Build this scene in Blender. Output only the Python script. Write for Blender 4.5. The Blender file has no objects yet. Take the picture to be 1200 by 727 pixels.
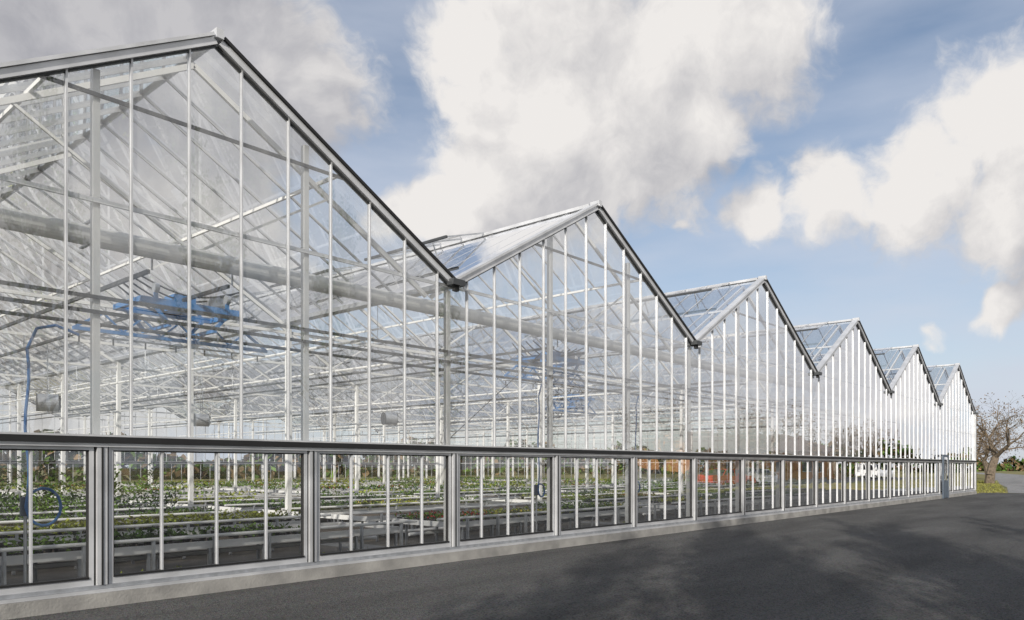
import bpy, math, random
from mathutils import Vector, Matrix
random.seed(7)
scene=bpy.context.scene
scene.view_settings.view_transform='Standard'
scene.view_settings.look='None'
scene.view_settings.exposure=0
R=random.random
def U(a,b): return a+(b-a)*random.random()

# ---------------------------------------------------------------- constants
W=8.43; V1=9.10; X0=V1-W
GUT=4.70; APX=7.08; SILL=1.91; DEP=44.0
BAYS=list(range(-1,6))
XL=X0-W; XR=X0+6*W
F=900.0
SUN_AZ=Vector((-0.91,-0.415,0)).normalized(); SUN_EL=math.radians(25)
SUN=Vector((SUN_AZ.x*math.cos(SUN_EL),SUN_AZ.y*math.cos(SUN_EL),math.sin(SUN_EL)))

# ---------------------------------------------------------------- materials
def nm(name):
    m=bpy.data.materials.new(name); m.use_nodes=True
    nt=m.node_tree; nt.nodes.clear()
    o=nt.nodes.new('ShaderNodeOutputMaterial')
    return m,nt,o
def N(nt,t,**k):
    n=nt.nodes.new(t)
    for a,b in k.items(): setattr(n,a,b)
    return n
def pmat(name,col,rough=.6,metal=0,var=.12,scale=4,bump=0,bscale=40,col2=None,detail=4,spec=.5):
    m,nt,o=nm(name); L=nt.links.new
    b=N(nt,'ShaderNodeBsdfPrincipled'); L(b.outputs[0],o.inputs[0])
    b.inputs['Roughness'].default_value=rough; b.inputs['Metallic'].default_value=metal
    b.inputs['Specular IOR Level'].default_value=spec
    tc=N(nt,'ShaderNodeTexCoord'); no=N(nt,'ShaderNodeTexNoise')
    no.inputs['Scale'].default_value=scale; no.inputs['Detail'].default_value=detail
    L(tc.outputs['Object'],no.inputs['Vector'])
    cr=N(nt,'ShaderNodeValToRGB'); L(no.outputs[0],cr.inputs[0])
    c2=col2 if col2 else tuple(c*(1-2*var) for c in col)
    cr.color_ramp.elements[0].position=.33; cr.color_ramp.elements[0].color=(*c2,1)
    cr.color_ramp.elements[1].position=.67; cr.color_ramp.elements[1].color=(*col,1)
    L(cr.outputs[0],b.inputs['Base Color'])
    if bump:
        n2=N(nt,'ShaderNodeTexNoise'); n2.inputs['Scale'].default_value=bscale; n2.inputs['Detail'].default_value=4
        L(tc.outputs['Object'],n2.inputs['Vector'])
        bp=N(nt,'ShaderNodeBump'); bp.inputs['Strength'].default_value=bump; bp.inputs['Distance'].default_value=.02
        L(n2.outputs[0],bp.inputs['Height']); L(bp.outputs[0],b.inputs['Normal'])
    return m
alu=pmat('aluminium',(.70,.71,.73),.36,.4,var=.12,scale=2.5)
white=pmat('white_coated_steel',(.80,.80,.79),.45,.0,var=.06,scale=2)
galv=pmat('galvanised_steel',(.52,.54,.57),.42,.6,var=.14,scale=9)
dark=pmat('black_rubber_seal_rake_shade',(.015,.015,.016),.6)
darkal=pmat('dark_anodised',(.075,.08,.085),.45,.4)
conc=pmat('concrete',(.36,.35,.33),.85,0,col2=(.22,.215,.205),scale=2.5,bump=.3,bscale=30)
cloth=pmat('screen_fabric',(.84,.84,.83),.8,0,var=.05,scale=6,bump=.4,bscale=12)
blue=pmat('blue_painted_steel',(.05,.20,.48),.4,.1,var=.1)
bluehose=pmat('blue_hose',(.03,.18,.50),.45)
black=pmat('black_plastic',(.015,.015,.016),.4)
floorm=pmat('ground_fabric',(.22,.195,.165),.9,0,col2=(.11,.10,.085),scale=.8,bump=.2)
soil=pmat('tray_soil',(.12,.09,.06),.95,0,scale=12)
bark=pmat('bark',(.19,.15,.11),.9,0,col2=(.09,.07,.05),scale=6)

def leafmat(name,c):
    m,nt,o=nm(name); L=nt.links.new
    b=N(nt,'ShaderNodeBsdfDiffuse')
    g=N(nt,'ShaderNodeNewGeometry'); h=N(nt,'ShaderNodeHueSaturation')
    mr=N(nt,'ShaderNodeMapRange'); mr.inputs['To Min'].default_value=.5; mr.inputs['To Max'].default_value=1.7
    L(g.outputs['Random Per Island'],mr.inputs[0]); L(mr.outputs[0],h.inputs['Value'])
    h.inputs['Color'].default_value=(*c,1)
    L(h.outputs[0],b.inputs['Color']); L(b.outputs[0],o.inputs[0])
    return m
lf_dark=leafmat('leaf_dark',(.045,.08,.022)); lf_mid=leafmat('leaf_mid',(.09,.15,.03))
lf_lime=leafmat('leaf_lime',(.21,.24,.045)); lf_red=leafmat('leaf_red',(.36,.04,.03)); lf_yel=leafmat('flower_yellow',(.6,.45,.05))
lf_brown=leafmat('twig_brown',(.15,.105,.06)); lf_grass=leafmat('grass_blade',(.17,.17,.05))

def schlick(nt,fmul):
    L=nt.links.new
    mu=N(nt,'ShaderNodeMath',operation='MULTIPLY',use_clamp=True); mu.inputs[1].default_value=fmul
    lw=N(nt,'ShaderNodeLayerWeight'); lw.inputs[0].default_value=.5
    pw=N(nt,'ShaderNodeMath',operation='POWER'); L(lw.outputs['Facing'],pw.inputs[0]); pw.inputs[1].default_value=3.6
    ma=N(nt,'ShaderNodeMath',operation='MULTIPLY_ADD'); L(pw.outputs[0],ma.inputs[0]); ma.inputs[1].default_value=.95; ma.inputs[2].default_value=.04
    L(ma.outputs[0],mu.inputs[0]); return mu
def glassmat(name,tint=(.96,.975,.97),haze=.035,fmul=1.5,bump=.0):
    m,nt,o=nm(name); L=nt.links.new
    t=N(nt,'ShaderNodeBsdfTransparent'); t.inputs[0].default_value=(*tint,1)
    g=N(nt,'ShaderNodeBsdfGlossy'); g.inputs['Roughness'].default_value=0; g.inputs['Color'].default_value=(.97,.98,1,1)
    tc=N(nt,'ShaderNodeTexCoord')
    src=t
    if haze:
        d=N(nt,'ShaderNodeBsdfDiffuse'); d.inputs[0].default_value=(.85,.85,.83,1)
        mp=N(nt,'ShaderNodeMapping'); mp.inputs['Scale'].default_value=(2.2,2.2,.45)
        no=N(nt,'ShaderNodeTexNoise'); no.inputs['Scale'].default_value=1.6; no.inputs['Detail'].default_value=4; no.inputs['Roughness'].default_value=.65
        L(tc.outputs['Object'],mp.inputs[0]); L(mp.outputs[0],no.inputs['Vector'])
        mr=N(nt,'ShaderNodeMapRange'); mr.inputs[1].default_value=.35; mr.inputs[2].default_value=.75
        mr.inputs[3].default_value=haze*.3; mr.inputs[4].default_value=haze*2.4
        L(no.outputs[0],mr.inputs[0])
        m1=N(nt,'ShaderNodeMixShader'); L(mr.outputs[0],m1.inputs[0]); L(t.outputs[0],m1.inputs[1]); L(d.outputs[0],m1.inputs[2]); src=m1
    mu=schlick(nt,fmul)
    if bump:
        n2=N(nt,'ShaderNodeTexNoise'); n2.inputs['Scale'].default_value=1.3; n2.inputs['Detail'].default_value=1
        L(tc.outputs['Object'],n2.inputs['Vector'])
        bp=N(nt,'ShaderNodeBump'); bp.inputs['Strength'].default_value=bump; bp.inputs['Distance'].default_value=.01
        L(n2.outputs[0],bp.inputs['Height']); L(bp.outputs[0],g.inputs['Normal'])
    m2=N(nt,'ShaderNodeMixShader'); L(mu.outputs[0],m2.inputs[0]); L(src.outputs[0],m2.inputs[1]); L(g.outputs[0],m2.inputs[2])
    L(m2.outputs[0],o.inputs[0])
    return m
gl_wall=glassmat('wall_glass',tint=(.98,.99,.985),haze=.085,fmul=3.0,bump=.25)
gl_base=glassmat('base_glass',tint=(.98,.985,.98),haze=.012,fmul=3.4,bump=.2)
gl_far=glassmat('far_glass',tint=(.96,.97,.97),haze=0,fmul=2)
gl_roof=glassmat('roof_glass',tint=(.975,.98,.98),haze=0,fmul=1.6)
gl_vent=glassmat('vent_glass',tint=(.98,.98,.98),haze=0,fmul=.7)

# ---------------------------------------------------------------- mesh builder
class MB:
    def __init__(s): s.v=[]; s.f=[]; s.m=[]; s.mats=[]
    def mi(s,mat):
        if mat not in s.mats: s.mats.append(mat)
        return s.mats.index(mat)
    def face(s,pts,mat):
        i=len(s.v); s.v+= [tuple(p) for p in pts]; s.f.append(tuple(range(i,i+len(pts)))); s.m.append(s.mi(mat))
    def box(s,a,b,mat):
        x0,y0,z0=[min(a[i],b[i]) for i in range(3)]; x1,y1,z1=[max(a[i],b[i]) for i in range(3)]
        i=len(s.v)
        s.v+=[(x0,y0,z0),(x1,y0,z0),(x1,y1,z0),(x0,y1,z0),(x0,y0,z1),(x1,y0,z1),(x1,y1,z1),(x0,y1,z1)]
        for q in ((0,3,2,1),(4,5,6,7),(0,1,5,4),(1,2,6,5),(2,3,7,6),(3,0,4,7)):
            s.f.append(tuple(i+k for k in q)); s.m.append(s.mi(mat))
    def beam(s,a,b,w,h,mat,up=(0,0,1)):
        a=Vector(a); b=Vector(b); d=(b-a).normalized(); up=Vector(up)
        sd=d.cross(up)
        if sd.length<1e-4: sd=d.cross(Vector((0,1,0)))
        sd.normalize(); u=sd.cross(d)
        i=len(s.v)
        for p in (a,b):
            for (q,r) in ((-1,-1),(1,-1),(1,1),(-1,1)):
                s.v.append(tuple(p+sd*(q*w/2)+u*(r*h/2)))
        for q in ((0,1,2,3),(7,6,5,4),(0,4,5,1),(1,5,6,2),(2,6,7,3),(3,7,4,0)):
            s.f.append(tuple(i+k for k in q)); s.m.append(s.mi(mat))
    def cyl(s,a,b,r,mat,n=10,r2=None,caps=True):
        a=Vector(a); b=Vector(b); d=(b-a)
        if d.length<1e-6: return
        d.normalize(); r2=r if r2 is None else r2
        t=Vector((0,0,1)) if abs(d.z)<.9 else Vector((1,0,0))
        e=d.cross(t).normalized(); g=d.cross(e); i=len(s.v)
        for p,rr in ((a,r),(b,r2)):
            for k in range(n):
                an=2*math.pi*k/n; s.v.append(tuple(p+e*(math.cos(an)*rr)+g*(math.sin(an)*rr)))
        for k in range(n):
            s.f.append((i+k,i+(k+1)%n,i+n+(k+1)%n,i+n+k)); s.m.append(s.mi(mat))
        if caps:
            s.f.append(tuple(i+k for k in reversed(range(n)))); s.m.append(s.mi(mat))
            s.f.append(tuple(i+n+k for k in range(n))); s.m.append(s.mi(mat))
    def tube(s,pts,r,mat,n=8):
        for p,q in zip(pts,pts[1:]): s.cyl(p,q,r,mat,n)
    def obj(s,name,parent=None,smooth=False,loc=None):
        me=bpy.data.meshes.new(name); me.from_pydata(s.v,[],s.f)
        for m in s.mats: me.materials.append(m)
        me.polygons.foreach_set('material_index',s.m)
        if smooth: me.polygons.foreach_set('use_smooth',[True]*len(s.f))
        me.update()
        o=bpy.data.objects.new(name,me); scene.collection.objects.link(o)
        if parent: o.parent=parent
        if loc: o.location=loc
        return o
def empty(name,loc=(0,0,0)):
    e=bpy.data.objects.new(name,None); scene.collection.objects.link(e); e.location=loc; return e

def rz(x):
    t=((x-X0)/W)%1.0
    return GUT+(APX-GUT)*(1-abs(2*t-1))

# ---------------------------------------------------------------- GREENHOUSE
GH=empty('greenhouse')
P=W/12
fb=MB(); fg=MB()
tilt=lambda a:U(-a,a)
def gable(Y,sgn,gm):
    xs=[]
    x=XL+P/2
    while x<XR: xs.append(x); x+=P
    for x in xs:
        top=rz(x)-.06
        fb.box((x-.011,Y-.028,SILL+.03),(x+.011,Y+.03,top),alu)
    for z,h,mt in ((3.55,.04,darkal),(3.38,.04,darkal),(4.66,.05,alu)):
        fb.box((XL,Y+.037*sgn,z-h/2),(XR,Y+.075*sgn,z+h/2),mt)
    for b in BAYS:
        xa=X0+b*W
        t=(5.88-GUT)/(APX-GUT)/2*W
        fb.box((xa+t,Y+.037*sgn,5.86),(xa+W-t,Y+.075*sgn,5.90),darkal)
    for i in range(len(BAYS)*3+1):
        x=XL+i*W/3
        top=rz(x)-.1
        fb.box((x-.038,Y+.08*sgn,.2),(x+.038,Y+.17*sgn,max(top,GUT-.1)),white)
    bx=[XL]+xs+[XR]
    for a,b in zip(bx,bx[1:]):
        for lo,hi in ((1.95,3.46),(3.47,4.68)):
            dy=[tilt(.0025) for _ in range(2)]
            fg.face([(a,Y+dy[0],lo),(b,Y-dy[0],lo),(b,Y-dy[1],hi),(a,Y+dy[1],hi)],gm)
        mid=(a+b)/2; t=((mid-X0)/W)%1
        has_apex=abs(t-.5)<.01; valley=(t<.01 or t>.99)
        dy=tilt(.0025)
        if has_apex:
            fg.face([(a,Y+dy,4.69),(b,Y-dy,4.69),(b,Y-dy,rz(b)-.05),(mid,Y,APX-.05),(a,Y+dy,rz(a)-.05)],gm)
        elif valley:
            if rz(a)-.05>4.7: fg.face([(a,Y,4.69),(mid,Y,4.69),(a,Y,rz(a)-.05)],gm)
            if rz(b)-.05>4.7: fg.face([(mid,Y,4.69),(b,Y,4.69),(b,Y,rz(b)-.05)],gm)
        else:
            fg.face([(a,Y+dy,4.69),(b,Y-dy,4.69),(b,Y-dy,rz(b)-.05 if b<XR else 4.7),(a,Y+dy,rz(a)-.05 if a>XL else 4.7)],gm)
gable(0,1,gl_wall); gable(DEP,-1,gl_far)
fb.obj('gable_glazing_bars',GH); fg.obj('gable_glass',GH)

rk=MB()
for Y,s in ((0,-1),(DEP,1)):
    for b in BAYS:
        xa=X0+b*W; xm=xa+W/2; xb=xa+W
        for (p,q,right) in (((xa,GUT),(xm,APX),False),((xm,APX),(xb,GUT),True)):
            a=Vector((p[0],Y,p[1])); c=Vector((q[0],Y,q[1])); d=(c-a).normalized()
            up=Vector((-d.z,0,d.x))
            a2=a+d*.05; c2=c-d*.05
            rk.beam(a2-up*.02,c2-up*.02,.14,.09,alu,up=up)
            rk.beam(a2+up*.05,c2+up*.05,.20,.04,alu if not right else dark,up=up)  # right rakes get a black strip: their shaded side put into the colour
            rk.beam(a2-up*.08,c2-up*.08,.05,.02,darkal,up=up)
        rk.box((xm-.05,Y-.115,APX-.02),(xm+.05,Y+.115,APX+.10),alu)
    for i in range(len(BAYS)+1):
        x=XL+i*W
        rk.box((x-.14,Y+s*.02,GUT-.05),(x+.14,Y+s*.18,GUT+.05),darkal)
        rk.box((x-.05,Y+s*.05,GUT-.14),(x+.05,Y+s*.12,GUT-.05),dark)
rk.obj('gable_rake_trim',GH)

rb=MB(); rg=MB(); vt=MB()
NS=.73
ny=int(DEP/NS)
for b in BAYS:
    xa=X0+b*W; xm=xa+W/2; xb=xa+W
    for j in range(1,ny):
        y=j*NS
        rb.beam((xa+.1,y,rz(xa+.1)),(xm,y,APX),.022,.04,alu)
        rb.beam((xm,y,APX),(xb-.1,y,rz(xb-.1)),.022,.04,alu)
    rb.beam((xm,.14,APX+.04),(xm,DEP-.14,APX+.04),.14,.07,alu)
    for t in (.27,.73):
        x=xa+t*W; rb.beam((x,.1,rz(x)-.08),(x,DEP-.1,rz(x)-.08),.04,.05,white)
    for (x1,x2) in ((xa+.06,xm),(xm,xb-.06)):
        L=6; step=DEP/L
        for k in range(L):
            rg.face([(x1,.02+k*step,rz(x1+1e-6)+.02),(x2,.02+k*step,rz(x2-1e-6)+.02),(x2,(k+1)*step-.02,rz(x2-1e-6)+.02),(x1,(k+1)*step-.02,rz(x1+1e-6)+.02)],gl_roof)
    sl=math.atan2(APX-GUT,W/2)
    ang=math.radians(10 if b!=1 else 13)
    d=Vector((-math.cos(sl-ang),0,-math.sin(sl-ang)))
    Lf=1.35
    y=3.2 if b==1 else 1.0
    fm=galv
    while y<DEP-5 and b>=1:
        h=Vector((xm,y,APX+.09)); p1=h+d*Lf
        for yy in [y+k*.73 for k in range(5)]:
            vt.beam((xm,yy,APX+.09),(p1.x,yy,p1.z),.025,.03,fm)
        vt.beam((p1.x,y-.02,p1.z),(p1.x,y+4*.73+.02,p1.z),.05,.055,darkal)
        vt.face([(xm,y,APX+.095),(xm,y+2.92,APX+.095),(p1.x,y+2.92,p1.z+.005),(p1.x,y,p1.z+.005)],gl_vent)
        for yy in (y+.6,y+2.3):
            q=h+d*Lf*.9; vt.beam((q.x,yy,q.z),(q.x+.25,yy,rz(q.x+.25)-.25),.02,.03,galv)
        y+=4.38
for i in range(len(BAYS)+1):
    x=XL+i*W
    rb.beam((x,.05,GUT-.02),(x,DEP-.05,GUT-.02),.20,.08,galv)
rb.obj('roof_bars',GH); rg.obj('roof_glass_sheets',GH); vt.obj('roof_vents',GH)

tr=MB()
TS=4.38
ty=[.6+TS*k for k in range(10)]
for y in ty[1:]:
    for i in range(len(BAYS)+1):
        x=XL+i*W; tr.box((x-.05,y-.05,0),(x+.05,y+.05,GUT-.08),white)
for y in ty:
    for b in BAYS:
        xa=X0+b*W; xm=xa+W/2; xb=xa+W
        tr.beam((xa+.06,y,GUT-.13),(xm,y,APX-.13),.05,.07,white); tr.beam((xm,y,APX-.13),(xb-.06,y,GUT-.13),.05,.07,white)
        tr.beam((xa+.06,y,GUT-.26),(xb-.06,y,GUT-.26),.05,.06,white)
        q=W*.25
        tr.beam((xm,y,GUT-.25),(xa+q,y,rz(xa+q)-.18),.035,.035,white)
        tr.beam((xm,y,GUT-.25),(xb-q,y,rz(xb-q)-.18),.035,.035,white)
for b in BAYS:
    xm=X0+b*W+W/2
    for dx in (-.55,.55):
        tr.beam((xm+dx,.7,4.12),(xm+dx,DEP-.5,4.12),.04,.05,darkal)
        for y in ty: tr.beam((xm+dx,y,4.12),(xm+dx,y,GUT-.28),.02,.02,galv)
    for dx in (-3.1,3.1):
        tr.cyl((xm+dx,.7,3.72),(xm+dx,DEP-.5,3.72),.025,white,6)
        for y in ty: tr.cyl((xm+dx,y,3.72),(xm+dx,y,GUT-.28),.006,galv,4)
for b in (1,):
    xa=X0+b*W
    tr.cyl((xa+.1,.3,2.0),(xa+W/3,.3,3.9),.008,dark,5)
tr.obj('steel_frame',GH)
rs=MB()
rs.cyl((XL+.1,.42,4.34),(XR-.1,.42,4.34),.12,cloth,20)
rs.cyl((XL+.1,.42,3.30),(XR-.1,.42,3.30),.022,darkal,8)
for i in range(len(BAYS)*3+1):
    x=XL+i*W/3; x=min(max(x,XL+.12),XR-.12); rs.box((x-.02,.19,4.2),(x+.02,.56,4.218),galv)
    rs.box((x-.02,.19,4.462),(x+.02,.56,4.48),galv)
rs.obj('rolled_screen',GH,smooth=False)

bw=MB(); bg=MB()
def basewall(Y,s,gm):
    bw.box((XL-.1,Y-.13,-.3),(XR+.1,Y+.13,.165),conc)
    bw.box((XL-.05,Y-.105,.168),(XR+.05,Y+.10,.205),alu)
    bw.box((XL-.05,Y-.08,.208),(XR+.05,Y+.08,.25),galv)
    bw.box((XL-.05,Y-.10,SILL-.085),(XR+.05,Y+.10,SILL-.043),alu)
    bw.box((XL-.05,Y-.13,SILL-.04),(XR+.05,Y+.10,SILL+.03),dark)
    bw.box((XL-.05,Y-.06,SILL+.033),(XR+.05,Y+.06,SILL+.055),alu)
    n=len(BAYS)*3
    for i in range(n+1):
        x=XL+i*W/3
        bw.box((x-.055,Y-.085,.252),(x+.055,Y+.085,SILL-.087),alu)
        bw.box((x-.010,Y-.095,.252),(x+.010,Y-.086,SILL-.087),dark)
    for i in range(n):
        a=XL+i*W/3+.055; b=XL+(i+1)*W/3-.055
        z0=.252; z1=SILL-.087; y0=Y-.055; y1=Y+.02
        bw.box((a,Y-.04,z0),(a+.025,Y+.04,z1),dark); bw.box((b-.025,Y-.04,z0),(b,Y+.04,z1),dark)
        a+=.025; b-=.025
        bw.box((a,y0,z0),(a+.05,y1,z1),alu); bw.box((b-.05,y0,z0),(b,y1,z1),alu)
        bw.box((a+.05,y0,z1-.035),(b-.05,y1,z1),alu)
        bw.box((a+.05,y0,z0),(b-.05,y1,z0+.075),alu)
        bw.box((a+.05,y0-.012,z0+.075),(b-.05,y1,z0+.10),dark)
        bw.box((a+.05,y0+.01,z1-.051),(b-.05,y1-.01,z1-.035),dark)
        aa=a+.05; bb=b-.05; st=(W/3)/4; x00=XL+i*W/3
        bw.box((aa,y0+.008,z0+.10),(aa+.012,y1-.01,z1-.051),dark); bw.box((bb-.012,y0+.008,z0+.10),(bb,y1-.01,z1-.051),dark)
        for k in (1,2,3):
            x=x00+k*st; bw.box((x-.011,y0+.012,z0+.10),(x+.011,y1-.005,z1-.051),alu)
        xs=[aa]+[x00+k*st for k in (1,2,3)]+[bb]
        for p,q in zip(xs,xs[1:]):
            dy=tilt(.0015)
            bg.face([(p,Y-.015+dy,z0+.1),(q,Y-.015-dy,z0+.1),(q,Y-.015+dy,z1-.045),(p,Y-.015-dy,z1-.045)],gm)
basewall(0,1,gl_base); basewall(DEP,-1,gl_far)
for X in (XL,XR):
    bw.box((X-.09,.14,-.3),(X+.09,DEP-.14,.2),conc)
    for z in (.23,SILL,3.47,GUT-.12):
        bw.box((X-.045,.14,z-.025),(X+.045,DEP-.14,z+.025),alu)
    for j in range(1,ny):
        y=j*NS; bw.box((X-.02,y-.018,.256),(X+.02,y+.018,GUT-.15),alu)
    bg.face([(X,.1,.25),(X,DEP-.1,.25),(X,DEP-.1,GUT-.1),(X,.1,GUT-.1)],gl_far)
bw.box((XR-.08,-.11,.255),(XR+.1,.09,GUT),alu)
bw.obj('base_wall_and_frames',GH); bg.obj('base_glass_panes',GH)
dm=MB(); dx=43.0
bpaint=pmat('slate_blue_paint',(.10,.13,.17),.5)
dm.box((dx,-.19,.0),(dx+.16,-.135,2.2),bpaint); dm.box((dx+1.0,-.19,.0),(dx+1.16,-.135,2.2),bpaint); dm.box((dx+.16,-.19,2.08),(dx+1.0,-.135,2.2),bpaint)
dm.box((dx+.16,-.18,.03),(dx+1.0,-.14,.9),bpaint); dm.box((dx+.16,-.18,.9),(dx+.24,-.14,2.08),galv); dm.box((dx+.92,-.18,.9),(dx+1.0,-.14,2.08),galv)
dm.box((dx+.82,-.23,1.0),(dx+.86,-.18,1.15),black)
dm.obj('door',GH)
fl=MB(); fl.face([(XL,.0,.012),(XR,.0,.012),(XR,DEP,.012),(XL,DEP,.012)],floorm)
for b in BAYS:
    x=X0+b*W
    fl.face([(x+.0,.1,.016),(x+.7,.1,.016),(x+.7,DEP-.1,.016),(x+.0,DEP-.1,.016)],conc)
fl.obj('greenhouse_floor',GH)

# ---------------------------------------------------------------- benches + plants
bn=MB(); pl=MB()
def tuft(cx,cy,cz,h,spread,n,mat,ls):
    for _ in range(n):
        a=U(0,6.283); r=spread*math.sqrt(R()); z=cz+h*(.15+.85*R())
        c=Vector((cx+math.cos(a)*r,cy+math.sin(a)*r,z))
        d=Vector((math.cos(a)*U(.3,1),math.sin(a)*U(.3,1),U(-.3,1.0))).normalized()
        s=d.cross(Vector((U(-1,1),U(-1,1),U(-1,1)))).normalized()*ls*U(.25,.5); l=d*ls*U(.6,1.3)
        pl.face([c-l*.5,c+s*.6,c+l*.5,c-s*.6],mat)
BZ=.50
rows=[.95+2.55*k for k in range(16)]
for b in range(0,6):
    xa=X0+b*W+.95; xb=X0+(b+1)*W-.35
    for ri,y in enumerate(rows):
        y2=y+1.75
        bn.box((xa,y,BZ-.045),(xb,y+.03,BZ+.055),white); bn.box((xa,y2-.03,BZ-.045),(xb,y2,BZ+.055),white)
        bn.box((xa,y+.03,BZ-.045),(xa+.03,y2-.03,BZ+.055),white); bn.box((xb-.03,y+.03,BZ-.045),(xb,y2-.03,BZ+.055),white)
        bn.box((xa+.03,y+.03,BZ-.02),(xb-.03,y2-.03,BZ),soil)
        bn.cyl((xa-.5,y-.14,.20),(xb+.3,y-.14,.20),.034,white,8)
        if ri<6:
            bn.cyl((xa-.5,y-.10,.64),(xb+.3,y-.10,.64),.024,white,8)
            bn.cyl((xa-.3,y+.9,.30),(xb+.2,y+.9,.30),.032,white,8)
        k=xa+.3
        while k<xb:
            bn.box((k-.02,y+.05,.0),(k+.02,y+.09,BZ-.045),galv); bn.box((k-.02,y2-.09,.0),(k+.02,y2-.05,BZ-.045),galv)
            bn.box((k-.03,y-.17,.14),(k+.03,y-.09,.164),galv); bn.box((k-.015,y-.11,.164),(k+.015,y-.05,.66),galv)
            k+=.85
        rnd=random.Random(b*50+ri)
        near=ri<5 and b<4
        seg=xa+.1
        while seg<xb-.3:
            L=rnd.uniform(.8,2.4); kind=rnd.choice(['d','m','l','m','r','y','m','e','e','e'])
            if b==0 and ri<4: kind=rnd.choice(['m','l','m','d','l','e'])
            hh=rnd.uniform(.07,.16)
            if b<=0 and ri in(3,4): hh=rnd.uniform(.3,.5); kind=rnd.choice(['d','m','m'])
            sp=.25 if near else .44
            if kind!='e':
                xx=seg
                while xx<min(seg+L,xb-.1):
                    yy=y+.14
                    while yy<y2-.1:
                        px=xx+U(-.03,.03); py=yy+U(-.03,.03)
                        m={'d':lf_dark,'m':lf_mid,'l':lf_lime,'r':lf_mid,'y':lf_lime}[kind]
                        if near: bn.cyl((px,py,BZ),(px,py,BZ+.08),.04,black,6,.055)
                        if R()<.92:
                            tuft(px,py,BZ+.05,hh*U(.6,1.4),.10 if near else .18,10 if near else 5,m,.09 if near else .17)
                            if kind=='r': tuft(px,py,BZ+hh*.8,.08,.1,4,lf_red,.07)
                            if kind=='y' : tuft(px,py,BZ+hh*.8,.08,.1,2,lf_yel,.05)
                        yy+=sp
                    xx+=sp
            seg+=L+rnd.uniform(.05,.5)
bn.obj('growing_benches'); pl.obj('potted_plants')
pl=MB()
for b in (0,1,2):
    x=X0+b*W+1.0
    while x<X0+(b+1)*W-.4:
        if math.sin(x*2.1)>-.55:
            for yy in (.4,.58):
                tuft(x,yy+U(-.06,.06),.02,U(.12,.28),.12,9,random.choice([lf_mid,lf_lime,lf_lime]),.10)
        x+=.16
pl.obj('bedding_plants')
pl=MB()
for (x,y,h) in ((4.4,9.0,1.4),(5.0,10.6,1.7),(5.9,9.2,1.3),(7.6,11.2,1.5),(7.0,13.5,1.8),(10.4,15,1.5)):
    for k in range(5):
        tuft(x+U(-.3,.3),y+U(-.3,.3),.1+k*h/5,h/3.5,.42,55,random.choice([lf_dark,lf_mid,lf_mid]),.13)
pl.obj('nursery_shrubs')

# ---------------------------------------------------------------- irrigation booms
def boom(x,y):
    e=empty('irrigation_boom',(x,y,4.0)); m=MB()
    for dy in (-.45,.45):
        m.beam((-.75,dy,0),(.75,dy,0),.05,.09,blue)
        for dx in (-.55,.55):
            m.beam((dx,dy,0),(dx,dy,.12),.06,.02,blue); m.cyl((dx-.03,dy,.19),(dx+.03,dy,.19),.07,galv,12)
    for dx in (-.75,.75): m.beam((dx,-.48,-.0),(dx,.48,-.0),.06,.08,blue)
    for dx in (-.35,.35): m.beam((dx,-.45,-.32),(dx,.45,-.32),.05,.05,blue)
    for dx in (-.35,.35):
        for dy in (-.42,.42): m.beam((dx,dy,-.3),(dx*1.7,dy,-.03),.04,.05,blue)
    m.box((-.18,-.25,-.02),(.15,.1,.2),blue); m.cyl((-.05,.1,.1),(-.05,.42,.1),.08,darkal,12)
    m.box((.35,-.3,.06),(.6,.0,.24),galv)
    m.obj('trolley',e)
    m=MB()
    m.beam((-1.5,0,-.46),(1.5,0,-.46),.05,.05,blue); m.beam((-1.1,0,-.2),(1.1,0,-.2),.035,.035,blue)
    m.beam((-1.5,0,-.46),(-1.1,0,-.2),.035,.035,blue); m.beam((1.5,0,-.46),(1.1,0,-.2),.035,.035,blue)
    for k in range(4):
        x_=-1.1+k*.55; m.beam((x_,0,-.2),(x_+.275,0,-.44),.025,.025,blue); m.beam((x_+.275,0,-.44),(x_+.55,0,-.2),.025,.025,blue)
    m.cyl((-1.5,.06,-.54),(1.5,.06,-.54),.015,white,6)
    for i in range(7):
        xx=-1.4+i*.46; m.cyl((xx,.06,-.54),(xx,.06,-.64),.012,black,6)
    m.obj('spray_arm',e)
    m=MB()
    for k in range(5):
        pts=[]
        for t in range(15):
            f=t/14; pts.append((-.8+1.6*f,-.4+.2*k,.36-.2*math.sin(math.pi*f)*(1+.2*k)))
        m.tube(pts,.014,black,5)
    m.obj('hose_festoon',e)
    return e
boom(X0+W/2+.6,2.3); boom(X0+1.5*W+.4,1.6); boom(X0+2.5*W,7.0)
def hose(x,y,z1,zl,rl=.22,mat=bluehose):
    m=MB(); pts=[(x+.55,y,z1-.02),(x+.3,y,z1+.06),(x+.1,y,z1),(x,y,z1-.25)]
    n=10
    for i in range(1,n+1): pts.append((x+.02*math.sin(i),y,z1-.25-(z1-.25-zl-rl)*i/n))
    for i in range(1,24):
        a=math.pi*2*i/22; pts.append((x+rl-rl*math.cos(a),y+.01*i/4,zl+rl-rl*1.2*math.sin(a)))
    m.tube(pts,.017,mat,8)
    m.box((x-.05,y+.03,zl+rl-.1),(x+.05,y+.09,zl+rl+.12),bpaint)
    m.cyl((x,y+.06,0.0),(x,y+.06,zl+rl),.02,galv,6)
    return m.obj('water_hose')
hose(2.93,.62,3.2,.95,.18); hose(12.2,.65,3.3,1.0,.11); hose(15.9,.65,3.3,1.0,.11)

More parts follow.
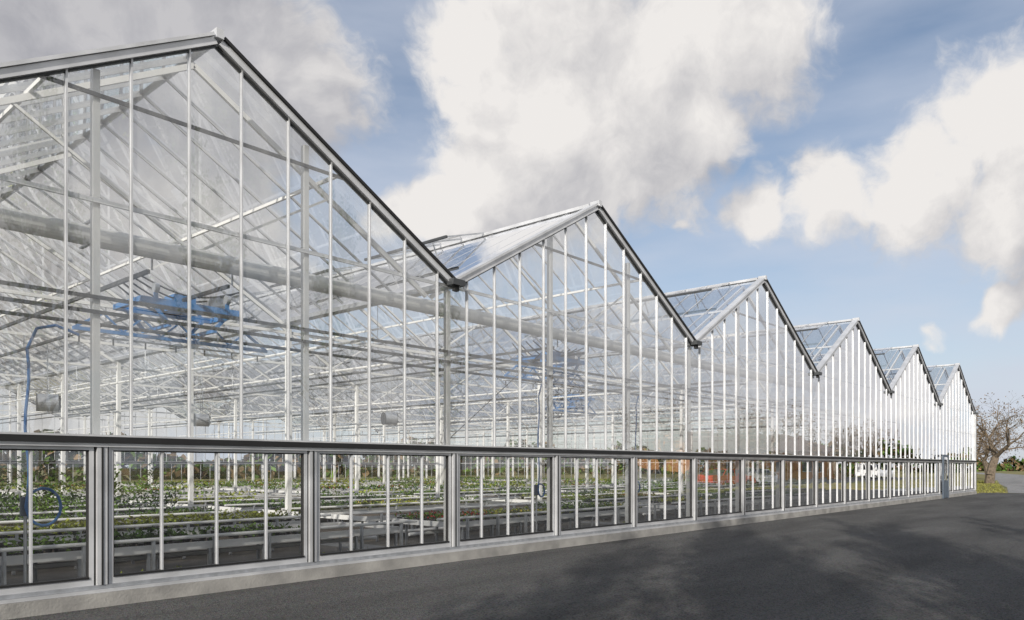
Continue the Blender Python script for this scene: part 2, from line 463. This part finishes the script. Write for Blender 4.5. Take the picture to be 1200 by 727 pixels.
def fan(x,y,z):
    e=empty('circulation_fan',(x,y,z)); e.rotation_euler[2]=math.radians(75); m=MB()
    m.cyl((0,-.2,0),(0,.2,0),.19,galv,20,caps=False); m.cyl((0,-.21,0),(0,-.2,0),.2,darkal,20); m.cyl((0,.2,0),(0,.21,0),.2,darkal,20)
    m.obj('housing',e); m=MB(); m.cyl((0,-.12,0),(0,.1,0),.06,black,12)
    for k in range(5):
        a=k*2*math.pi/5; m.beam((0,-.22,0),(math.cos(a)*.17,-.22,math.sin(a)*.17),.02,.07,black,up=(0,1,0))
    m.obj('blades',e); m=MB()
    m.beam((-.15,0,.1),(-.15,0,GUT-.3-z),.012,.012,galv); m.beam((.15,0,.1),(.15,0,GUT-.3-z),.012,.012,galv)
    m.box((.2,-.1,-.12),(.34,.1,.12),darkal); m.obj('hanger',e)
fan(5.9,9.4,3.0); fan(11.6,13.8,3.05); fan(15.5,9.4,3.1)

# ---------------------------------------------------------------- GROUND
def gmat():
    m,nt,o=nm('grass_ground'); L=nt.links.new
    b=N(nt,'ShaderNodeBsdfPrincipled'); b.inputs['Roughness'].default_value=.95; L(b.outputs[0],o.inputs[0])
    tc=N(nt,'ShaderNodeTexCoord'); n1=N(nt,'ShaderNodeTexNoise'); n1.inputs['Scale'].default_value=.15; n1.inputs['Detail'].default_value=8
    L(tc.outputs['Object'],n1.inputs['Vector']); cr=N(nt,'ShaderNodeValToRGB'); L(n1.outputs[0],cr.inputs[0])
    cr.color_ramp.elements[0].position=.35; cr.color_ramp.elements[0].color=(.09,.10,.03,1)
    cr.color_ramp.elements[1].position=.65; cr.color_ramp.elements[1].color=(.24,.20,.07,1)
    L(cr.outputs[0],b.inputs['Base Color'])
    n2=N(nt,'ShaderNodeTexNoise'); n2.inputs['Scale'].default_value=18; L(tc.outputs['Object'],n2.inputs['Vector'])
    bp=N(nt,'ShaderNodeBump'); bp.inputs['Strength'].default_value=.6; bp.inputs['Distance'].default_value=.05
    L(n2.outputs[0],bp.inputs['Height']); L(bp.outputs[0],b.inputs['Normal']); return m
def asph(name,c0,c1):
    m,nt,o=nm(name); L=nt.links.new
    b=N(nt,'ShaderNodeBsdfPrincipled'); b.inputs['Roughness'].default_value=.85; L(b.outputs[0],o.inputs[0]); b.inputs['Specular IOR Level'].default_value=.25
    tc=N(nt,'ShaderNodeTexCoord')
    n1=N(nt,'ShaderNodeTexNoise'); n1.inputs['Scale'].default_value=.5; n1.inputs['Detail'].default_value=7; n1.inputs['Roughness'].default_value=.6
    mp=N(nt,'ShaderNodeMapping'); mp.inputs['Scale'].default_value=(.35,1.6,1); L(tc.outputs['Object'],mp.inputs[0]); L(mp.outputs[0],n1.inputs['Vector'])
    cr=N(nt,'ShaderNodeValToRGB'); L(n1.outputs[0],cr.inputs[0])
    cr.color_ramp.elements[0].position=.35; cr.color_ramp.elements[0].color=(*c0,1)
    cr.color_ramp.elements[1].position=.68; cr.color_ramp.elements[1].color=(*c1,1)
    n2=N(nt,'ShaderNodeTexVoronoi'); n2.inputs['Scale'].default_value=55; L(tc.outputs['Object'],n2.inputs['Vector'])
    mx=N(nt,'ShaderNodeMixRGB',blend_type='OVERLAY'); mx.inputs[0].default_value=.9
    L(cr.outputs[0],mx.inputs[1]); L(n2.outputs['Color'],mx.inputs[2])
    hs=N(nt,'ShaderNodeHueSaturation'); hs.inputs['Saturation'].default_value=.25; L(mx.outputs[0],hs.inputs['Color']); L(hs.outputs[0],b.inputs['Base Color'])
    bp=N(nt,'ShaderNodeBump'); bp.inputs['Strength'].default_value=1; bp.inputs['Distance'].default_value=.012
    L(n2.outputs['Distance'],bp.inputs['Height']); L(bp.outputs[0],b.inputs['Normal']); return m
g=MB(); S=900
g.face([(-S,-S,0),(S,-S,0),(S,S,0),(-S,S,0)],gmat()); g.obj('ground')
a=MB(); a.face([(-40,-13,.005),(57,-13,.005),(54.0,-.0,.005),(-40,-.0,.005)],asph('asphalt',(.040,.038,.039),(.074,.070,.069))); a.obj('asphalt_yard')
a=MB(); ra=asph('worn_asphalt',(.15,.145,.14),(.21,.205,.195))
el=[(54.6,-1.2),(70,1.2),(90,5.2),(120,10.6),(167,18.8),(230,34)]
for p,q in zip(el,el[1:]):
    a.face([(p[0]+.3,p[1]-6,.010),(q[0]+.3,q[1]-6,.010),(q[0],q[1],.010),(p[0],p[1],.010)],ra)
a.obj('road')
a=MB(); a.face([(-40,-40,.003),(120,-40,.003),(120,-17,.003),(-40,-17,.003)],asph('car_park_asphalt',(.05,.05,.05),(.08,.08,.08))); a.obj('car_park')
pl=MB()
for _ in range(9000):
    x=U(51.6,100); e=-1.2+(x-54.6)*.172
    y=e+U(.05,8)
    if x<54.2 and y<.3: continue
    h=U(.03,.10); a_=U(0,6.28); d=Vector((math.cos(a_)*.04,math.sin(a_)*.04,0))
    pl.face([Vector((x,y,0))-d,Vector((x,y,0))+d,Vector((x+U(-.05,.05),y+U(-.05,.05),h))],lf_grass)
pl.obj('verge_grass')

# ---------------------------------------------------------------- TREES
def tree_mesh(name,H,seed,maxd=7,buds=.035,nb=2,spread=1.0,thick=1.0,bm=None):
    rnd=random.Random(seed); m=MB(); bm=bm or lf_brown
    def perp(d):
        v=Vector((rnd.uniform(-1,1),rnd.uniform(-1,1),rnd.uniform(-1,1))); v=(v-d*v.dot(d)); return v.normalized()
    def grow(p,d,L,r,dep):
        nseg=3 if dep<3 else 2
        q=p; dd=d; rr=r
        for s in range(nseg):
            dd=(dd+perp(dd)*rnd.uniform(.05,.22)+Vector((0,0,.05))).normalized()
            e=q+dd*(L/nseg); r2=rr*(.86 if dep else .9)
            m.cyl(q,e,rr,bark,7 if dep<2 else (5 if dep<4 else 3),r2,caps=False)
            q=e; rr=r2
            if dep<maxd and s<nseg-1 and dep>0 and rnd.random()<.75:
                nd=(dd*.65+perp(dd)*.8*spread).normalized(); grow(q,nd,L*rnd.uniform(.55,.75),rr*.55,dep+1)
        if dep<maxd:
            n=3 if dep<2 else 2
            for k in range(n):
                nd=(dd*.85+perp(dd)*rnd.uniform(.4,.8)*spread).normalized()
                grow(q,nd,L*rnd.uniform(.68,.86),rr*.68,dep+1)
        else:
            for _ in range(nb):
                c=q+perp(dd)*buds*4*rnd.random(); s=perp(dd)*buds; m.face([c-s,c+dd*buds*1.5,c+s,c-dd*buds*1.5],bm)
    grow(Vector((0,0,0)),Vector((0,0,1)),H*.2,H*.022*thick,0)
    top=max(v[2] for v in m.v); k=H/top
    m.v=[(x*k,y*k,z*k) for x,y,z in m.v]
    return m.obj(name)
t0=tree_mesh('bare_tree',8.8,3,6,.035,2,1.3,1.6); t0.location=(84,4.7,0); t0.rotation_euler[2]=1
# upright, slim row of poplars behind the yard
def poplar_mesh(name,H,seed):
    rnd=random.Random(seed); m=MB()
    pts=[Vector((0,0,0))]
    for k in range(1,13): pts.append(Vector((rnd.uniform(-.08,.08)*k*.3,rnd.uniform(-.08,.08)*k*.3,H*k/12)))
    for k,(p,q) in enumerate(zip(pts,pts[1:])): m.cyl(p,q,.23*(1-k/12.5),bark,7,.23*(1-(k+1)/12.5),caps=False)
    def br(p,d,L,r,dep):
        q=p
        for s in range(3):
            d=(d+Vector((rnd.uniform(-.15,.15),rnd.uniform(-.15,.15),.14))).normalized(); e=q+d*L/3
            m.cyl(q,e,r,bark,4,r*.75,caps=False); r*=.75; q=e
            if dep<2:
                for _ in range(2):
                    a=rnd.uniform(0,6.28); nd=(d+Vector((math.cos(a),math.sin(a),.3))*.7).normalized(); br(q,nd,L*.45,r*.7,dep+1)
        for _ in range(2):
            c=q+Vector((rnd.uniform(-.1,.1),rnd.uniform(-.1,.1),rnd.uniform(-.1,.1))); sx=Vector((rnd.uniform(-.05,.05),rnd.uniform(-.05,.05),.02))
            m.face([c-sx,c+Vector((0,0,.08)),c+sx,c-Vector((0,0,.06))],lf_mid)
    for _ in range(34):
        z=H*rnd.uniform(.14,.95); i=min(11,int(z/H*12)); f=z/H*12-i; p=pts[i].lerp(pts[i+1],f)
        a=rnd.uniform(0,6.28); d=Vector((math.cos(a)*.5,math.sin(a)*.5,1)).normalized()
        br(p,d,(1-z/H*.7)*3.0,.07*(1.1-z/H),0)
    return m.obj(name)
t1=poplar_mesh('poplar_tree',13.0,5); t1.location=(-5,-11.2,0)
def inst(src,x,y,s,rot):
    o=bpy.data.objects.new(src.name.split('.')[0],src.data); scene.collection.objects.link(o); o.location=(x,y,0); o.scale=(s,s,s); o.rotation_euler[2]=rot
inst(t0,99,9.5,.9,2.2); inst(t0,112,9.5,.9,4.0); inst(t0,92,9,.85,.3)
for (x,y,s,r) in ((-8,-12.6,1.05,.5),(-3,-13.8,1.0,2),(-11,-15,1.1,3.5),(-6,-16,1.1,5),(0,-16.5,1.0,1),(-14,-13.5,1.1,2.7),(4,-18,1.05,.7),(-16,-17.5,1.15,1.9),(-10,-18,1.1,4.2),(9,-19.5,1.1,.2),(15,-20.5,1.1,3.1),(22,-21,1.1,4.4),(30,-21.5,1.05,5.4)): inst(t1,x,y,s,r)
for (x,y,s,r) in ((52,-21,.8,0.4),(60,-26,1.0,1.9),(72,-24,.9,3),(84,-27,1.1,5),(100,-24,.9,1.2),(120,-26,1,.1),(44,-26,1,2)): inst(t0,x,y,s,r)
def treeline(name,pts,h,n,ls=.8):
    m=MB()
    for _ in range(n):
        k=R()*(len(pts)-1); i=int(k); f=k-i
        x=pts[i][0]*(1-f)+pts[i+1][0]*f; y=pts[i][1]*(1-f)+pts[i+1][1]*f
        s=.75+.25*math.sin(x*.23)+.2*math.sin(y*.17+x*.05)+.12*math.sin(x*.9)
        hh=h*max(.3,s)
        z=hh*R()**.8; c=Vector((x+U(-3,3)*(1-z/hh*.6),y+U(-3,3)*(1-z/hh*.6),z))
        d=Vector((U(-1,1),U(-1,1),U(-1,1))).normalized(); s2=d.cross(Vector((U(-1,1),U(-1,1),1))).normalized()*ls*U(.2,.5)
        l=d*ls*U(.4,.8)
        m.face([c-l,c+s2,c+l,c-s2],random.choice([lf_dark,lf_dark,lf_brown,lf_brown,lf_mid]))
    return m.obj(name)
treeline('distant_trees',[(-60,85),(0,80),(60,88),(110,90),(160,80),(260,60),(330,40)],5.5,14000,1.3)
treeline('distant_trees',[(150,-60),(230,-30),(300,0),(330,40)],7,5000,1.4)
treeline('hedge',[(62,-33),(80,-34),(100,-33),(140,-32)],2.2,4000,.5)
treeline('hedge',[(112,14),(130,17),(150,22),(180,30)],2.6,4000,.45)

# ---------------------------------------------------------------- across the car park
def car(name,x,y,rot,paint,van=False):
    e=empty(name,(x,y,0)); e.rotation_euler[2]=rot
    glass=pmat('car_glass',(.02,.025,.03),.08)
    w=.87
    if van: prof=[(-2.3,.35),(-2.3,1.05),(-2.28,1.9),(-2.2,1.98),(.75,1.98),(1.35,1.25),(2.1,1.05),(2.25,.8),(2.27,.35)]
    else: prof=[(-2.12,.32),(-2.15,.6),(-2.08,.93),(-1.2,.98),(.85,.94),(1.75,.84),(2.08,.66),(2.12,.32)]
    m=MB()
    secs=[[(px,s*w,pz) for px,pz in prof] for s in (-1,1)]
    m.face(secs[0],paint); m.face(list(reversed(secs[1])),paint)
    for i in range(len(prof)):
        j=(i+1)%len(prof); m.face([secs[0][i],secs[1][i],secs[1][j],secs[0][j]],paint)
    m.obj('body',e)
    if not van:
        m=MB()
        q=[(-1.75,-.82,.95),(1.05,-.82,.93),(1.05,.82,.93),(-1.75,.82,.95)]; t=[(-1.25,-.62,1.41),(.25,-.62,1.41),(.25,.62,1.41),(-1.25,.62,1.41)]
        for i in range(4):
            j=(i+1)%4; m.face([q[i],q[j],t[j],t[i]],glass)
        m.obj('windows',e); m=MB(); m.box((-1.27,-.63,1.412),(.27,.63,1.45),paint)
        for s in (-1,1):
            for (a,b) in (((-1.75,.83*s,.95),(-1.25,.63*s,1.42)),((1.05,.83*s,.93),(.25,.63*s,1.42)),((-.35,.83*s,.95),(-.38,.63*s,1.42))): m.beam(a,b,.06,.05,paint)
        m.obj('roof',e)
    else:
        m=MB()
        for s in (-1,1): m.face([(.1,s*(w+.005),1.15),(1.2,s*(w+.005),1.15),(.75,s*(w+.005),1.8),(.1,s*(w+.005),1.8)],glass)
        m.face([(.80,-.75,1.92),(.80,.75,1.92),(1.37,.8,1.26),(1.37,-.8,1.26)],glass); m.obj('windows',e)
    m=MB()
    for px in (-1.35,1.35):
        for s in (-1,1):
            m.cyl((px,s*.70,.32),(px,s*.90,.32),.32,black,18); m.cyl((px,s*.901,.32),(px,s*.91,.32),.2,galv,12)
    m.obj('wheels',e); m=MB()
    for s in (-1,1):
        m.box((2.05,s*.6-.15,.62),(2.135,s*.6+.15,.76),white); m.box((-2.33 if van else -2.17,s*.7-.1,.7),(-2.1,s*.7+.1,.85),lf_red)
    m.obj('lamps',e)
red=pmat('red_paint',(.65,.035,.02),.25); wht=pmat('white_paint',(.8,.8,.8),.3); silv=pmat('silver_paint',(.45,.46,.48),.25,.6)
car('parked_car',56,-17.6,.35,red); car('parked_car',46,-19.0,2.0,silv); car('parked_car',66,-19.5,2.1,silv)
car('parked_van',104,-21,2.2,wht,True)
b=MB(); brick=pmat('orange_brick',(.50,.24,.10),.9,0,col2=(.36,.17,.07),scale=5,bump=.3); tile=pmat('roof_tiles',(.20,.12,.09),.8)
bh=empty('brick_building',(94,-34,0)); bh.rotation_euler[2]=.15
b.box((-16,-4,0),(16,4,3.8),brick)
b.face([(-16,-4.0,3.8),(-16,4.0,3.8),(-16,0,5.8)],brick); b.face([(16,4.0,3.8),(16,-4.0,3.8),(16,0,5.8)],brick); b.obj('walls',bh)
b=MB(); b.face([(-16.4,4.5,3.6),(16.4,4.5,3.6),(16.4,0,5.9),(-16.4,0,5.9)],tile); b.face([(-16.4,-4.5,3.6),(16.4,-4.5,3.6),(16.4,0,5.9),(-16.4,0,5.9)],tile); b.obj('roof',bh)
b=MB()
for k in range(8): b.box((-14+k*3.6,4.0,1),(-12.4+k*3.6,4.04,2.3),darkal); b.box((-14.08+k*3.6,4.0,.92),(-12.32+k*3.6,4.06,1.0),wht)
b.obj('windows',bh)

# ---------------------------------------------------------------- SKY
th=math.atan2(1393-600,F)
fwd=Vector((math.cos(th),math.sin(th),0)); rgt=Vector((math.sin(th),-math.cos(th),0))
def skydir(x,y): return (fwd+rgt*((x-600)/F)+Vector((0,0,1))*((547-y)/F)).normalized()
w=bpy.data.worlds.new('World'); scene.world=w; w.use_nodes=True
w.cycles.sampling_method='NONE'
nt=w.node_tree; nt.nodes.clear(); L=nt.links.new
out=N(nt,'ShaderNodeOutputWorld'); bgd=N(nt,'ShaderNodeBackground'); bgd.inputs[1].default_value=.11; L(bgd.outputs[0],out.inputs[0])
sky=N(nt,'ShaderNodeTexSky'); sky.sky_type='NISHITA'; sky.sun_disc=False; sky.sun_elevation=SUN_EL
sky.sun_rotation=math.atan2(SUN_AZ.x,SUN_AZ.y); sky.air_density=1.0; sky.dust_density=.8; sky.ozone_density=1.5
gt=bpy.data.node_groups.new('cloud_density','ShaderNodeTree')
gt.interface.new_socket('Vector',in_out='INPUT',socket_type='NodeSocketVector'); gt.interface.new_socket('Value',in_out='OUTPUT',socket_type='NodeSocketFloat')
gi=gt.nodes.new('NodeGroupInput'); go=gt.nodes.new('NodeGroupOutput'); G=gt.links.new
def gn(t,**k): return N(gt,t,**k)
wn=gn('ShaderNodeTexNoise'); wn.inputs['Scale'].default_value=4; wn.inputs['Detail'].default_value=4; wn.inputs['Roughness'].default_value=.6; G(gi.outputs[0],wn.inputs['Vector'])
sb=gn('ShaderNodeVectorMath',operation='SUBTRACT'); G(wn.outputs['Color'],sb.inputs[0]); sb.inputs[1].default_value=(.5,.5,.5)
sc=gn('ShaderNodeVectorMath',operation='SCALE'); G(sb.outputs[0],sc.inputs[0]); sc.inputs['Scale'].default_value=.18
ad=gn('ShaderNodeVectorMath',operation='ADD'); G(gi.outputs[0],ad.inputs[0]); G(sc.outputs[0],ad.inputs[1])
blobs=[(-20,60,200),(120,50,150),(240,70,140),(345,115,92),(60,230,190),(200,270,140),(60,400,160),(300,330,80),
 (560,215,80),(620,145,125),(740,110,140),(870,35,100),(640,0,130),(820,150,62),(540,20,60),(510,245,48),
 (895,242,42),(970,232,66),(1075,215,92),(1175,150,100),(1200,245,85),
 (800,262,18),(1075,402,24),(1180,370,30)]
cur=None
for (x,y,r) in blobs:
    c=skydir(x,y); k=1.0/math.sqrt(1+((x-600)/F)**2+((y-547)/F)**2)
    di=gn('ShaderNodeVectorMath',operation='DISTANCE'); G(ad.outputs[0],di.inputs[0]); di.inputs[1].default_value=c
    ma=gn('ShaderNodeMath',operation='MULTIPLY_ADD'); G(di.outputs['Value'],ma.inputs[0]); ma.inputs[1].default_value=-1/(r/F*k*1.18); ma.inputs[2].default_value=1.0
    if cur is None: cur=ma
    else:
        mx=gn('ShaderNodeMath',operation='SMOOTH_MAX'); mx.inputs[2].default_value=.1
        G(cur.outputs[0],mx.inputs[0]); G(ma.outputs[0],mx.inputs[1]); cur=mx
gn1=gn('ShaderNodeTexNoise'); gn1.inputs['Scale'].default_value=1.7; gn1.inputs['Detail'].default_value=2; G(ad.outputs[0],gn1.inputs['Vector'])
gm=gn('ShaderNodeMath',operation='MULTIPLY_ADD'); G(gn1.outputs[0],gm.inputs[0]); gm.inputs[1].default_value=3.0; gm.inputs[2].default_value=-1.35
dt=gn('ShaderNodeVectorMath',operation='DOT_PRODUCT'); G(gi.outputs[0],dt.inputs[0]); dt.inputs[1].default_value=skydir(650,300)
mr=gn('ShaderNodeMapRange'); G(dt.outputs['Value'],mr.inputs[0]); mr.inputs[1].default_value=.78; mr.inputs[2].default_value=.60; mr.inputs[3].default_value=-1.2; mr.inputs[4].default_value=0
g2=gn('ShaderNodeMath',operation='ADD'); G(gm.outputs[0],g2.inputs[0]); G(mr.outputs[0],g2.inputs[1])
mx=gn('ShaderNodeMath',operation='MAXIMUM'); G(cur.outputs[0],mx.inputs[0]); G(g2.outputs[0],mx.inputs[1])
mxc=gn('ShaderNodeMath',operation='MAXIMUM'); G(mx.outputs[0],mxc.inputs[0]); mxc.inputs[1].default_value=-.5
dn=gn('ShaderNodeTexNoise'); dn.inputs['Scale'].default_value=8; dn.inputs['Detail'].default_value=9; dn.inputs['Roughness'].default_value=.62; G(ad.outputs[0],dn.inputs['Vector'])
dm_=gn('ShaderNodeMath',operation='MULTIPLY_ADD'); G(dn.outputs[0],dm_.inputs[0]); dm_.inputs[1].default_value=1.9; dm_.inputs[2].default_value=-.95
su=gn('ShaderNodeMath',operation='ADD'); G(mxc.outputs[0],su.inputs[0]); G(dm_.outputs[0],su.inputs[1]); G(su.outputs[0],go.inputs[0])
tc=N(nt,'ShaderNodeTexCoord'); no=N(nt,'ShaderNodeVectorMath',operation='NORMALIZE'); L(tc.outputs['Generated'],no.inputs[0])
A=N(nt,'ShaderNodeGroup'); A.node_tree=gt; L(no.outputs[0],A.inputs[0])
of=(Vector((0,0,1))*.07+(-rgt)*.03)
o2=N(nt,'ShaderNodeVectorMath',operation='ADD'); L(no.outputs[0],o2.inputs[0]); o2.inputs[1].default_value=of
B=N(nt,'ShaderNodeGroup'); B.node_tree=gt; L(o2.outputs[0],B.inputs[0])
den=N(nt,'ShaderNodeMapRange',interpolation_type='SMOOTHSTEP'); L(A.outputs[0],den.inputs[0]); den.inputs[1].default_value=-.08; den.inputs[2].default_value=.38
df=N(nt,'ShaderNodeMath',operation='SUBTRACT'); L(A.outputs[0],df.inputs[0]); L(B.outputs[0],df.inputs[1])
th_=N(nt,'ShaderNodeMath',operation='MULTIPLY_ADD'); L(A.outputs[0],th_.inputs[0]); th_.inputs[1].default_value=-.20; th_.inputs[2].default_value=.86
sh=N(nt,'ShaderNodeMath',operation='MULTIPLY_ADD',use_clamp=True); L(df.outputs[0],sh.inputs[0]); sh.inputs[1].default_value=.58; L(th_.outputs[0],sh.inputs[2])
dk=N(nt,'ShaderNodeVectorMath',operation='DISTANCE'); L(no.outputs[0],dk.inputs[0]); dk.inputs[1].default_value=skydir(130,-20)
dkm=N(nt,'ShaderNodeMapRange'); L(dk.outputs['Value'],dkm.inputs[0]); dkm.inputs[1].default_value=.10; dkm.inputs[2].default_value=.34; dkm.inputs[3].default_value=-.45; dkm.inputs[4].default_value=0
sh2=N(nt,'ShaderNodeMath',operation='ADD',use_clamp=True); L(sh.outputs[0],sh2.inputs[0]); L(dkm.outputs[0],sh2.inputs[1])
cc=N(nt,'ShaderNodeValToRGB'); L(sh2.outputs[0],cc.inputs[0])
cc.color_ramp.elements[0].position=.1; cc.color_ramp.elements[0].color=(.36,.365,.41,1)
cc.color_ramp.elements[1].position=.95; cc.color_ramp.elements[1].color=(.94,.91,.885,1)
e_=cc.color_ramp.elements.new(.5); e_.color=(.57,.565,.59,1)
cs=N(nt,'ShaderNodeVectorMath',operation='SCALE'); L(cc.outputs[0],cs.inputs[0]); cs.inputs['Scale'].default_value=8.3
sep=N(nt,'ShaderNodeSeparateXYZ'); L(no.outputs[0],sep.inputs[0])
vm=N(nt,'ShaderNodeMapRange'); L(sep.outputs['Z'],vm.inputs[0]); vm.inputs[1].default_value=0; vm.inputs[2].default_value=.45; vm.inputs[3].default_value=.72; vm.inputs[4].default_value=.34
mpv=N(nt,'ShaderNodeMapping'); mpv.inputs['Scale'].default_value=(1.5,1.5,6); L(no.outputs[0],mpv.inputs[0])
vn=N(nt,'ShaderNodeTexNoise'); vn.inputs['Scale'].default_value=2.2; vn.inputs['Detail'].default_value=6; L(mpv.outputs[0],vn.inputs['Vector'])
v2=N(nt,'ShaderNodeMath',operation='MULTIPLY_ADD'); L(vn.outputs[0],v2.inputs[0]); v2.inputs[1].default_value=1.2; v2.inputs[2].default_value=-.58
v3=N(nt,'ShaderNodeMath',operation='ADD',use_clamp=True); L(vm.outputs[0],v3.inputs[0]); L(v2.outputs[0],v3.inputs[1])
mv=N(nt,'ShaderNodeMixRGB'); L(v3.outputs[0],mv.inputs[0]); L(sky.outputs[0],mv.inputs[1]); mv.inputs[2].default_value=(5.6,6.0,6.9,1)
mc=N(nt,'ShaderNodeMixRGB'); L(den.outputs[0],mc.inputs[0]); L(mv.outputs[0],mc.inputs[1]); L(cs.outputs[0],mc.inputs[2])
L(mc.outputs[0],bgd.inputs[0])

# ---------------------------------------------------------------- SUN + CAMERA
ld=bpy.data.lights.new('sun','SUN'); ld.energy=4.9; ld.angle=math.radians(.5); ld.color=(1,.94,.85)
lo=bpy.data.objects.new('sun',ld); scene.collection.objects.link(lo)
lo.rotation_euler=(-SUN).to_track_quat('-Z','Y').to_euler(); lo.location=(-20,-20,30)
cd=bpy.data.cameras.new('camera'); cd.sensor_width=36; cd.lens=F/1200*36; cd.shift_y=183.5/1200; cd.clip_end=3000; cd.clip_start=.05
co=bpy.data.objects.new('camera',cd); scene.collection.objects.link(co)
co.location=(0,-9.37,1.6); co.rotation_euler=(math.pi/2,0,th-math.pi/2)
scene.camera=co
